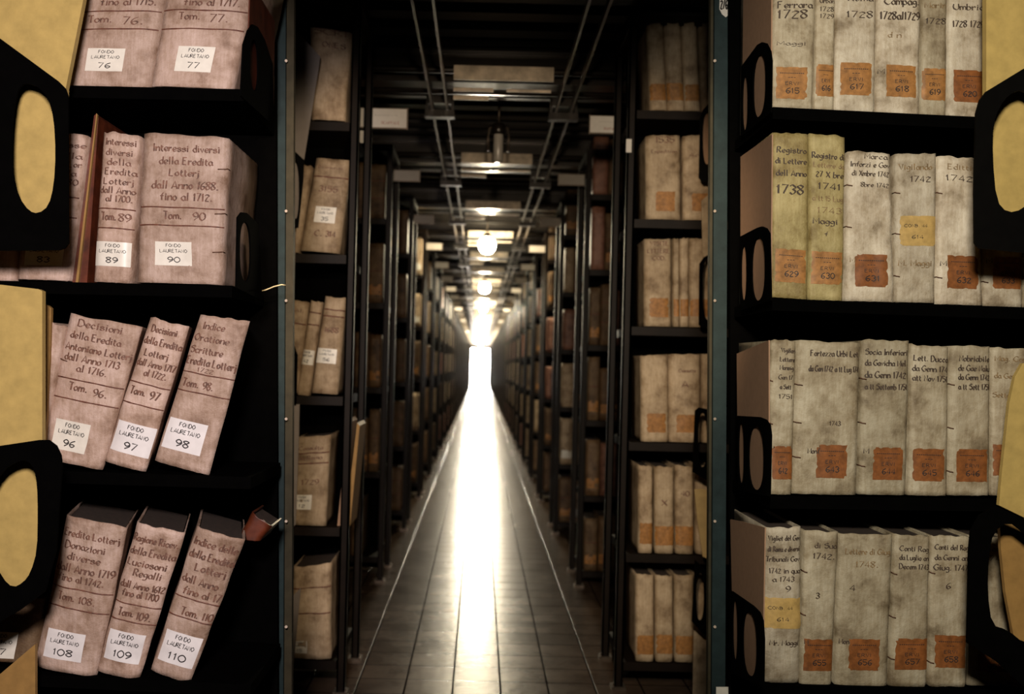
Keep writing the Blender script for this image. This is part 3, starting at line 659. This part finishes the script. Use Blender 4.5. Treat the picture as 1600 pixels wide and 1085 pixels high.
# centre left grey boards and dividers
sl('grey_board', 'large grey board with slanted top beside the volume lettered ONES', 'board', [(463,47),(500,88),(499,100),(475,250),(452,228),(458,105)], 3.9, .006, 'greyboard', part='sheet')
sl('shelf_divider', 'black divider with grey showing through its oval, second row left of aisle', 'shelf divider', [(450,228),(475,252),(474,280),(466,356),(448,360)], 3.88, .006, 'blacksat', [ell(455,468,252,342)], part='plate')
sl('grey_board', 'grey board behind the oval divider, second row left of aisle', 'board', [(448,235),(470,255),(466,350),(448,350)], 3.91, .006, 'greyboard', part='sheet')
sl('grey_board', 'narrow grey board standing beside the third row volumes left of aisle', 'board', [(448,352),(462,362),(457,545),(445,545)], 3.9, .006, 'greyboard', part='sheet')
sl('shelf_divider', 'thin black looped divider beside the third row, left of aisle', 'shelf divider', [(444,541),(460,541),(465,555),(463,632),(444,634)], 3.88, .006, 'black', [ell(446,458,549,630)], part='plate')
sl('grey_board', 'grey board at left of the fourth row volume, centre left', 'board', [(444,633),(468,632),(467,680),(462,820),(444,838)], 3.9, .006, 'greyboard', part='sheet')
sl('shelf_divider', 'black divider below the fourth row, left of aisle', 'shelf divider', [(442,828),(459,808),(459,905),(442,930)], 3.88, .006, 'black', [ell(446,455,828,905, skew=-.6)], part='plate')
sl('grey_board', 'low grey-brown board with slanted top in the bottom row, left of aisle', 'board', [(444,945),(470,919),(456,1064),(444,1085)], 3.9, .006, 'greyboard', part='sheet')
# centre right dividers and folders
sl('shelf_divider', 'black divider with oval hole, second row behind the right teal post', 'shelf divider', [(1118,150),(1098,172),(1094,185),(1092,278),(1097,284),(1118,284)], 4.02, .006, 'blacksat', [ell(1098,1112,176,257)], part='plate')
sl('cardboard_folder', 'brown folder behind the second row divider by the right teal post', 'folder', [(1097,170),(1120,160),(1120,262),(1097,262)], 4.05, .006, 'brownboard', part='cover')
sl('cardboard_folder', 'pale brown folder with curved edge, top row by the right teal post', 'folder', [(1112,60),(1125,48),(1125,150),(1102,170),(1104,110)], 4.06, .006, 'vel_c', part='cover')
sl('cardboard_folder', 'pale brown folder sloping down to the third row divider', 'folder', [(1096,314),(1106,305),(1120,302),(1120,395),(1098,405)], 4.05, .006, 'vel_c', part='cover')
sl('shelf_divider', 'thin black looped divider, third row behind the right teal post', 'shelf divider', [(1118,392),(1100,402),(1093,412),(1092,508),(1097,512),(1118,510)], 4.02, .006, 'black', [ell(1098,1114,404,500)], part='plate')
sl('shelf_divider', 'black divider with oval hole, fourth row behind the right teal post', 'shelf divider', [(1118,642),(1092,637),(1086,642),(1082,738),(1100,748),(1118,756)], 4.02, .006, 'black', [ell(1091,1105,646,730)], part='plate')
sl('cardboard_folder', 'torn yellowish folder in the fifth row by the right teal post', 'folder', [(1085,765),(1096,764),(1108,768),(1120,800),(1120,880),(1098,870),(1090,815)], 4.05, .006, 'creamboard', part='cover')
sl('shelf_divider', 'black divider with long oval hole, bottom row behind the right teal post', 'shelf divider', [(1086,875),(1104,892),(1118,900),(1118,1010),(1098,990),(1081,972)], 4.02, .006, 'black', [ell(1088,1100,896,970)], part='plate')
sl('cardboard_folder', 'pale folder at the foot of the rack by the right teal post', 'folder', [(1084,985),(1100,1000),(1120,1010),(1120,1110),(1082,1110)], 4.05, .006, 'vel_c', part='cover')

# ------------------------------------------------------------------ racks
def quadbox(p, D0, D1):         # four pixel corners at D0 -> box to D1 (same x, z)
    P = [W(*q, D0) for q in p]; vs = P + [v + Vector((0, D1-D0, 0)) for v in P]
    return vs, [(3,2,1,0),(4,5,6,7),(0,1,5,4),(1,2,6,5),(2,3,7,6),(3,0,4,7)]
lr = thing('archive_rack', 'black steel rack at the far left holding pinkish volumes', 'rack', (-1.2, 2.6, 0))
rr = thing('archive_rack', 'black steel rack at the far right holding grey volumes', 'rack', (1.2, 2.6, 0))
for (sh, sgn, root) in (([((-150,131),(384,142.5)), ((-150,436),(366,447)), ((-150,727),(395,744)), ((-150,1040),(395,1066))], -1, lr),
                        ([((1204,170),(1720,195)), ((1203,467),(1720,485)), ((1200,774),(1720,781)), ((1189,1066),(1720,1079))], 1, rr)):
    for (a, b_) in sh:
        pa, pb = W(*a, DN), W(*b_, DN)
        vs = []
        for y in (2.40, 2.755):
            for p, dz in ((pa, 0), (pb, 0), (pb, -.028), (pa, -.028)): vs.append((p.x, y, p.z+dz-.0008))
        mk('shelf', vs, [(3,2,1,0),(4,5,6,7),(0,1,5,4),(1,2,6,5),(2,3,7,6),(3,0,4,7)], 'black', root)
    if sgn < 0: vs, fs = quadbox([(-400,-300),(430,-300),(430,1500),(-400,1500)], 2.77, 2.79)
    else: vs, fs = quadbox([(1139,-300),(1950,-300),(1950,1500),(1139,1500)], 2.77, 2.79)
    vs = [Vector((v.x, v.y, max(v.z, 0))) for v in vs]
    mk('back_panel', vs, fs, 'black', root)  # pitch-dark shade behind the volumes is put into the panel colour
    for x in (1.62,):
        v, f = boxes([(sgn*x-.02, sgn*x+.02, 2.44, 2.48, 0, 2.6)]); mk('post', v, f, 'black', root)
        v, f = boxes([(sgn*x-.02, sgn*x+.02, 2.73, 2.768, 0, 2.6)]); mk('post', v, f, 'black', root)
def post(label, x0, x1, xo, side):
    t = thing('end_post', label, 'post', (W((x0+x1)/2, 1085, 2.80).x, 2.81, 0))
    vs, fs = quadbox([(x0,-120),(x1,-120),(x1,1085),(x0,1085)], 2.80, 2.83)
    lo = [i for i in (2, 3, 6, 7)]
    mk('post_face', [(Vector((v.x, v.y, 0)) if i in lo else v) for i, v in enumerate(vs)], fs, 'teal', t)
    a, b_ = (x1, xo) if side < 0 else (xo, x0)
    vs, fs = quadbox([(a,-120),(b_,-120),(b_,1085),(a,1085)], 2.815, 2.84)
    o = mk('edge_strip', [(Vector((v.x, v.y, 0)) if i in lo else v) for i, v in enumerate(vs)], fs, 'olive', t); o['label'] = 'olive edge strip'
    for py in (95, 330, 470, 655, 815, 980):
        xx = x1 if side < 0 else x0
        vs, fs = tube([W(xx, py, 2.80), W(xx, py, 2.792)], .004, 8); mk('bolt', vs, fs, 'rail', t)
    return t
post('tall teal painted post with olive edge left of the aisle', 430, 447, 460, -1)
pr = post('tall teal painted post with olive edge right of the aisle', 1117, 1138, 1111, 1)
vs, fs = plate([(1125,-20),(1138,-20),(1138,24),(1134,27),(1128,22),(1124,14)], [], lambda x, y: W(x, y, 2.797), (0, .001, 0)); tg = mk('paper_label', vs, fs, 'signcard', pr); tg['label'] = 'torn white paper tag with black marks'
V, Fs = ribbons('2/6', 1126, 1137, 0, 15, .3, True); mk('label_print', [W(x, 14-y, 2.7962) for x, y in V], Fs, 'print', pr, tg)
vs, fs = plate([(1119,1074),(1138,1074),(1138,1100),(1119,1100)], [], lambda x, y: W(x, y, 2.797), (0, .001, 0)); mk('paper_label', vs, fs, 'label_w', pr)

# racks along the aisle
PITCH = 1.9
def make_rack(side, D, xc, shelves, label, name='archive_rack', width=1.0, depth=.5, ht=2.55):
    t = thing(name, label, 'rack', (side*(xc+width/2), D+depth/2, 0), None)
    s = side
    def bx(n, lst, mat, pl=None):
        l = [(min(s*a, s*b), max(s*a, s*b), c, d, e, f) for (a, b, c, d, e, f) in lst]
        v, f = boxes(l); o = mk(n, v, f, mat, t)
        if pl: o['label'] = pl
        return o
    for y in (D, D+depth-.04):
        bx('post', [(xc, xc+.032, y, y+.012, 0, ht), (xc, xc+.006, y, y+.04, 0, ht), (xc+.026, xc+.032, y, y+.04, 0, ht)], 'rack')
        bx('foot', [(xc-.012, xc+.045, y-.012, y+.052, 0, .012), (xc-.006, xc+.0, y+.01, y+.025, .012, .022)], 'rail')
    bx('post', [(xc+width-.032, xc+width, D, D+.04, 0, ht)], 'rack')
    for z in shelves:
        bx('shelf', [(xc+.034, xc+width, D-.005, D+depth, z-.035, z-.001)], 'rack')
    bx('back_panel', [(xc+.034, xc+width, D+.33, D+.34, .02, ht)], 'black')
    bx('top_beam', [(xc, xc+width, D, D+depth, ht, ht+.04)], 'rack')
    return t
def zs(ypx, D): return [W(1000 if True else 0, y, D).z for y in ypx]
ZL = sorted(zs([188, 396, 616, 821, 1029], DL)); ZL = [W(500, y, DL).z for y in (191, 398, 619, 823, 1031)]
ZR = [W(1050, y, DR).z for y in (174.5, 344.5, 512, 692, 866, 1035)]
r1l = make_rack(-1, DL-.01, .497, ZL, 'dark rack with cream volumes behind the left teal post', width=.9, ht=2.69)
r1r = make_rack(1, DR-.01, .575, ZR, 'dark rack with six rows of cream volumes behind the right teal post', width=.9, depth=.47, ht=2.69)
ZL2 = [.15+.50*k for k in range(5)]; ZR2 = [.094+.446*k for k in range(6)]
XL, XR = .545, .60
NR = 30
racks = {}
proto = {}
ordn = ['first','second','third','fourth','fifth','sixth','seventh','eighth','ninth','tenth','eleventh','twelfth','thirteenth','fourteenth','fifteenth','sixteenth','seventeenth','eighteenth','nineteenth','twentieth','twenty-first','twenty-second','twenty-third','twenty-fourth','twenty-fifth','twenty-sixth','twenty-seventh','twenty-eighth','twenty-ninth','thirtieth','thirty-first','thirty-second']
def sign(root, s, xa, D, z, w, h, mat, text=None, prox=True):
    """card in a thin holder that juts from the rack corner over the aisle"""
    x0, x1 = (s*xa, s*(xa-w)); x0, x1 = min(x0, x1), max(x0, x1)
    v, f = boxes([(x0-.004, x1+.004, D-.006, D-.002, z-h/2-.006, z-h/2), (x0-.004, x1+.004, D-.006, D-.002, z+h/2, z+h/2+.003),
                  (x0-.005 if s > 0 else x1, x0 if s > 0 else x1+.006, D-.008, D+.002, z-h/2-.008, z+h/2+.006), (x0, x1, D-.002, D+.002, z-h/2-.004, z+h/2+.003)])
    o = mk('sign_holder', v, f, 'rail', root)
    v, f = boxes([(x0, x1, D-.005, D-.003, z-h/2, z+h/2)]); c = mk('sign_card', v, f, mat, root, o); c['label'] = 'white card in the aisle sign'
    if text:
        V, Fs = ribbons(text, x0+w*.45, x0+w*.85, z-h*.32, h*.14, .25, True); mk('sign_print', [(a, D-.0056, b) for a, b in V], Fs, 'redprint', root, o)
        V, Fs = ribbons('------', x0+w*.3, x0+w*.8, z+h*.1, h*.18, .1, True); mk('sign_print', [(a, D-.0056, b) for a, b in V], Fs, 'print', root, o)
p = W(599, 185, 4.9)
sign(r1l, -1, W(563,185,4.5).x*-1, 4.512, W(599,185,4.512).z, .203, .082, 'signcard', 'SCAFFALE')
sign(r1r, 1, W(970,195,4.66).x, 4.662, W(946,195,4.662).z, .14, .075, 'signcard', 'SCAFFALE')
for (px, py, D, root) in ((566, 214, 4.49, r1l), (982.5, 228, DR-.012, r1r)):
    q = W(px, py, D); v, f = boxes([(q.x-.011, q.x+.011, q.y-.002, q.y, q.z-.027, q.z+.027)]); o = mk('card_tag', v, f, 'signcard', root); o['label'] = 'small white card tag'
def copy_tree(o, dx, label, parent=None):
    c = o.copy(); C.objects.link(c)
    if parent: c.parent = parent
    else: c.location = o.location + Vector(dx); c['label'] = label
    for ch in list(o.children): copy_tree(ch, dx, None, c)
    return c
for s, X, Z, w in ((-1, XL, ZL2, 'left'), (1, XR, ZR2, 'right')):
    pro = None
    for k in range(1, NR+1):
        D = 6.05 + PITCH*(k-1)
        lab = 'dark rack on the %s of the aisle, %s rack counted from the front' % (w, ordn[k])
        if pro is None:
            pro = make_rack(s, D, X, Z, lab, width=.8)
            sign(pro, s, X+.02, D+.3, 2.46, .16, .062, 'signcard_dim' )
        else: copy_tree(pro, (0, PITCH*(k-1), 0), lab)

# volumes in the second to fourth racks: shaped protos, then copies
ordp = ['nearest the aisle', 'second in', 'third in', 'fourth in']
rown = {5: ['bottom','fourth','third','second','top'], 6: ['bottom','fifth','fourth','third','second','top']}
def proto_book(mat, labmat, D0=3.0, bands=()):
    wpx, hpx = 53.3, 186.6      # .10 x .35 m at 3 m
    q = [(750, 570-hpx), (750+wpx, 570-hpx), (750+wpx, 570), (750, 570)]
    global RHO, cr, sr
    c_, s_ = cr, sr; cr, sr = 1, 0
    b = Book(q, D0, .29, .010, 4, .002, random.random()*40)
    t = bpy.data.objects.new('bound_volume', None); C.objects.link(t); t.location = (0, 0, 0)
    b.cover(t, mat, 8, 8); b.pageblock(t)
    if labmat: b.patch((753, 545-33, 800, 545), t, labmat, torn=.1)
    for y in bands: b.bandline(y, t, wpx=3)
    cr, sr = c_, s_
    for ch in t.children:       # move to the origin: left front bottom corner
        for v in ch.data.vertices: v.co += Vector((0, -D0, -H))
    return t
protos = [proto_book('vel_d', 'label_o'), proto_book('vel_b', 'label_o', bands=(470,)), proto_book('vel_b', None, bands=(440, 500)), proto_book('vel_d', None), proto_book('vel_p', None), proto_book('vel_c', 'label_w'), proto_book('vel_c', None)]
used = [False]*len(protos)
desc = ['dark leather volume with orange label', 'brown volume with orange label', 'brown volume with raised bands', 'plain dark leather volume', 'reddish volume', 'cream volume with white label', 'plain cream volume']
def place(pi, x, y, z, sx, sz, label, group, lean=0):
    if not used[pi]: r = protos[pi]; used[pi] = True
    else:
        r = protos[pi].copy(); C.objects.link(r)
        for ch in protos[pi].children:
            c = ch.copy(); C.objects.link(c); c.parent = r
    r.location = (x, y, z); r.scale = (sx, .95, sz); r.rotation_euler = (0, lean, 0)
    r['label'] = label; r['category'] = 'book'; r['group'] = group
for k in range(1, 5):
    D = 6.05 + PITCH*(k-1)
    for s, X, Z, w in ((-1, XL, ZL2, 'left'), (1, XR, ZR2, 'right')):
        for zi, z in enumerate(Z):
            x = X+.042; cnt = 4 if k < 3 else 3
            for j in range(cnt):
                wd = random.uniform(.055, .12)
                if random.random() < .08: x += wd; continue
                gap = (Z[1]-Z[0])
                h = random.uniform(.31, .375)
                if s > 0: pi = random.choice([0, 1, 1, 2, 4] if k == 1 else [4, 4, 2, 5, 6, 1])
                else: pi = random.choice([3, 2, 1, 0] if k < 3 else [6, 2, 3, 1, 5])
                x0 = x if s > 0 else -x-wd
                place(pi, x0, D+.012, z+.001, wd/.10, h/.35, '%s, %s, %s row, %s %s rack' % (desc[pi], ordp[j], rown[len(Z)][zi], ordn[k], w),
                      'volumes in the %s rack on the %s' % (ordn[k], w))
                x += wd+.004
for i, p_ in enumerate(protos):
    if not used[i]:
        for ch in list(p_.children): bpy.data.objects.remove(ch)
        bpy.data.objects.remove(p_)
# the hundreds of volumes further down the aisle
for mi, mat in enumerate(('vel_c', 'vel_p', 'vel_b')):
    pass
vs, fs, mats = [], [], []
for k in range(5, NR+1):
    D = 6.05 + PITCH*(k-1)
    for s, X, Z in ((-1, XL, ZL2), (1, XR, ZR2)):
        for z in Z:
            x = X+.04
            while x < X+.30:
                wd = random.uniform(.05, .11); h = random.uniform(.30, .38); a, b_ = (x, x+wd) if s > 0 else (-x-wd, -x)
                y0 = D+random.uniform(.005, .03); c = .006
                n0 = len(vs)
                for zz in (z, z+h):
                    vs += [(a, y0+c, zz), (a+c*1.5, y0, zz), (b_-c*1.5, y0, zz), (b_, y0+c, zz), (b_, y0+.27, zz), (a, y0+.27, zz)]
                m = random.choice([0, 0, 1, 2])
                for i in range(6): fs.append((n0+i, n0+(i+1) % 6, n0+6+(i+1) % 6, n0+6+i)); mats.append(m)
                fs.append(tuple(n0+i for i in (5,4,3,2,1,0))); fs.append(tuple(n0+6+i for i in range(6))); mats += [m, m]
                x += wd+.003
o = mk('distant_volumes', vs, fs, 'vel_c'); o.data.materials.append(M['vel_p']); o.data.materials.append(M['vel_b'])
for p_, m in zip(o.data.polygons, mats): p_.material_index = m
tag(o, 'rows of bound volumes filling the distant racks on both sides of the aisle', 'books', None, 'stuff')

# ------------------------------------------------------------------ room shell
YE = 64.5
def struct(name, lst, mat):
    v, f = boxes(lst); o = mk(name, v, f, mat); o['kind'] = 'structure'; return o
struct('floor', [(-3.2, 3.2, -2, YE, -.05, 0)], 'floor')
struct('wall_left', [(-3.3, -3.2, -2, YE, 0, 2.9)], 'wall')
struct('wall_right', [(3.2, 3.3, -2, YE, 0, 2.9)], 'wall')
struct('wall_back', [(-3.2, 3.2, -2.1, -2, 0, 2.9)], 'wall')
struct('wall_far', [(-3.2, -.62, YE, YE+.1, 0, 2.9), (.62, 3.2, YE, YE+.1, 0, 2.9), (-.62, .62, YE, YE+.1, 2.35, 2.9)], 'wall')
w_ = thing('window_1', 'glaring bright window at the far end of the aisle', 'window', (0, YE+.03, 0)); w_['kind'] = 'structure'
v, f = boxes([(-.56, .56, YE+.04, YE+.05, .06, 2.29)]); mk('pane', v, f, 'daylight', w_)
v, f = boxes([(-.62, -.56, YE, YE+.06, 0, 2.35), (.56, .62, YE, YE+.06, 0, 2.35), (-.56, .56, YE, YE+.06, 2.29, 2.35), (-.56, .56, YE, YE+.06, 0, .06), (-.02, .02, YE, YE+.06, .06, 2.29)]); mk('frame', v, f, 'rack', w_)
# corrugated deck
lst = [(-3.2, 3.2, -2, YE, 2.80, 2.86)]
y = -1.9
while y < YE-1:
    lst.append((-3.2, 3.2, y, y+.10, 2.765, 2.80)); y += .22
struct('ceiling', lst, 'deck')
# cross beams
gb = 'steel cross beams over the aisle'
bp = None
for k in range(-1, NR+1):
    D = 4.78 + PITCH*k
    lab = 'brown glossy steel beam crossing the ceiling, %s from the camera' % ordn[k+1]
    if bp is None:
        bp = thing('ceiling_beam', lab, 'beam', (0, D, 2.6), gb)
        v, f = boxes([(-3.2, 3.2, D-.06, D+.06, 2.60, 2.612), (-3.2, 3.2, D-.006, D+.006, 2.612, 2.748), (-3.2, 3.2, D-.06, D+.06, 2.748, 2.76)]); mk('girder', v, f, 'beam', bp)
        v, f = tube([(-3.2, D-.13, 2.635), (3.2, D-.13, 2.635)], .016, 12); mk('pipe', v, f, 'beam', bp, smooth=True)
        v, f = tube([(-3.2, D+.13, 2.615), (3.2, D+.13, 2.615)], .022, 12); mk('pipe', v, f, 'beam', bp, smooth=True)
        v, f = boxes([(-3.2, 3.2, D+.20, D+.24, 2.60, 2.64)]); mk('tie_bar', v, f, 'beam', bp)
        v, f = boxes([(-.15, .30, D-.175, D-.165, 2.58, 2.645)]); o = mk('shine_plate', v, f, 'beam_shine', bp); o['label'] = 'pale plate standing in for a beam highlight'  # added plate; its pale colour stands in for the broad beam highlight
        v, f = boxes([(-.15, .03, D-.160, D-.152, 2.532, 2.548), (.09, .29, D-.160, D-.152, 2.534, 2.546), (-.15, .01, D-.160, D-.152, 2.494, 2.512)]); mk('shine_strip', v, f, 'beam_shine', bp)  # added pale strips paint the thinner highlights below the beam
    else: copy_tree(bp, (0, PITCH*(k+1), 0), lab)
# paired rails under the ceiling
for s, xa, xb, w in ((-1, -.262, -.190, 'left'), (1, .340, .412, 'right')):
    t = thing('ceiling_rail_pair', 'pair of slim grey rails running along the ceiling, %s of the lamps' % w, 'rail', ((xa+xb)/2, 3, 2.55))
    for x in (xa, xb):
        v, f = boxes([(x-.005, x+.005, 2.9, YE-.5, 2.535, 2.565)]); mk('rail', v, f, 'rail', t)
    for k in range(-1, NR):
        D = 5.0+PITCH*k
        v, f = boxes([(xa-.035, xb+.035, D-.03, D+.03, 2.50, 2.533), (xa-.025, xb+.025, D-.02, D+.02, 2.567, 2.60), (xa-.03, xa-.02, D-.02, D+.02, 2.533, 2.60), (xb+.02, xb+.03, D-.02, D+.02, 2.533, 2.60)])
        mk('hanger_bracket', v, f, 'beam', t)
# lamps
def lamp(x, y, z, label, lit, gm='bulb'):
    t = thing('ceiling_lamp', label, 'lamp', (x, y, 2.76), None)
    v, f = tube([(x, y, 2.76), (x, y, z+.10)], .006, 8); mk('rod', v, f, 'rail', t, smooth=True)
    if lit:
        v, f = lathe([(.0, z+.12), (.025, z+.12), (.035, z+.095), (.045, z+.075)], x, y); mk('cap', v, f, 'rail', t, smooth=True)
        v, f = lathe([(.044, z+.075), (.068, z+.05), (.08, z+.01), (.072, z-.035), (.045, z-.07), (0, z-.08)], x, y); mk('globe', v, f, gm, t, smooth=True)
    else:
        v, f = lathe([(0, z+.11), (.03, z+.11), (.04, z+.095), (.042, z+.055), (.036, z+.05)], x, y); mk('cap', v, f, 'beam', t, smooth=True)
        v, f = lathe([(.026, z+.05), (.027, z-.09), (.022, z-.10), (0, z-.10)], x, y); mk('glass_tube', v, f, 'opal', t, smooth=True)
        for sx in (-1, 1):
            v, f = tube([(x+sx*.02, y, z+.10), (x+sx*.05, y, z+.085), (x+sx*.056, y, z+.04), (x+sx*.054, y, z-.04)], .006, 8); mk('cage_arm', v, f, 'rail', t, smooth=True)
lamp(.07, 5.55, W(771, 225, 5.55).z, 'unlit caged ceiling lamp with a white glass tube over the aisle', False)
ln = ['nearest lit','second lit','third lit','fourth lit','fifth lit','sixth lit','seventh lit','eighth lit','ninth lit','tenth lit']
for k in range(10):
    y = 9.7+5.35*k
    lamp(.04, y, 2.43, '%s globe lamp hanging over the aisle' % ln[k], True, 'bulb' if k < 2 else 'bulb_far')

# ------------------------------------------------------------------ light
def area(name, loc, target, size, power, col, sy=None):
    l = bpy.data.lights.new(name, 'AREA'); l.size = size; l.energy = power; l.color = col
    if sy: l.shape = 'RECTANGLE'; l.size_y = sy
    o = bpy.data.objects.new(name, l); C.objects.link(o); o.location = loc
    o.rotation_euler = (Vector(target)-Vector(loc)).to_track_quat('-Z', 'Y').to_euler()
    return o
def spot(name, loc, target, power, col, ang, blend, soft):
    l = bpy.data.lights.new(name, 'SPOT'); l.energy = power; l.color = col; l.spot_size = math.radians(ang); l.spot_blend = blend; l.shadow_soft_size = soft
    o = bpy.data.objects.new(name, l); C.objects.link(o); o.location = loc
    o.rotation_euler = (Vector(target)-Vector(loc)).to_track_quat('-Z', 'Y').to_euler()
spot('left_fill', (-.25, .2, 1.80), (-1.0, 2.42, 1.32), 245, (1, .87, .84), 56, .5, .12)  # added fill light without a fixture, brightens the left rack
spot('right_fill', (.15, .2, 2.0), (1.12, 2.42, 1.50), 215, (1, .91, .77), 56, .6, .12)  # unseen fill added for the right rack volumes
spot('aisle_fill', (.05, 1.15, 1.98), (.05, 4.1, 1.36), 135, (1, .78, .54), 50, .3, .06)  # fill light put in above the view to lift the centre volumes
w = bpy.data.worlds.new('world'); scn.world = w; w.use_nodes = True
w.node_tree.nodes['Background'].inputs[0].default_value = (.6, .45, .3, 1); w.node_tree.nodes['Background'].inputs[1].default_value = .02

# ------------------------------------------------------------------ camera
cd = bpy.data.cameras.new('camera'); cam = bpy.data.objects.new('camera', cd); C.objects.link(cam)
cd.sensor_width = 36; cd.lens = 36*F/1600; cd.shift_x = 50/1600; cd.shift_y = 27.5/1600; cd.clip_start = .05; cd.clip_end = 200
cam.matrix_world = Matrix(((cr, -sr, 0, 0), (0, 0, -1, 0), (sr, cr, 0, H), (0, 0, 0, 1)))
cd.dof.use_dof = True; cd.dof.focus_distance = 2.40; cd.dof.aperture_fstop = 3.4
scn.camera = cam
scn.view_settings.view_transform = 'Standard'; scn.view_settings.look = 'None'
scn.view_settings.exposure = 0; scn.view_settings.gamma = 1; scn.view_settings.use_curve_mapping = False
scn.cycles.use_denoising = True
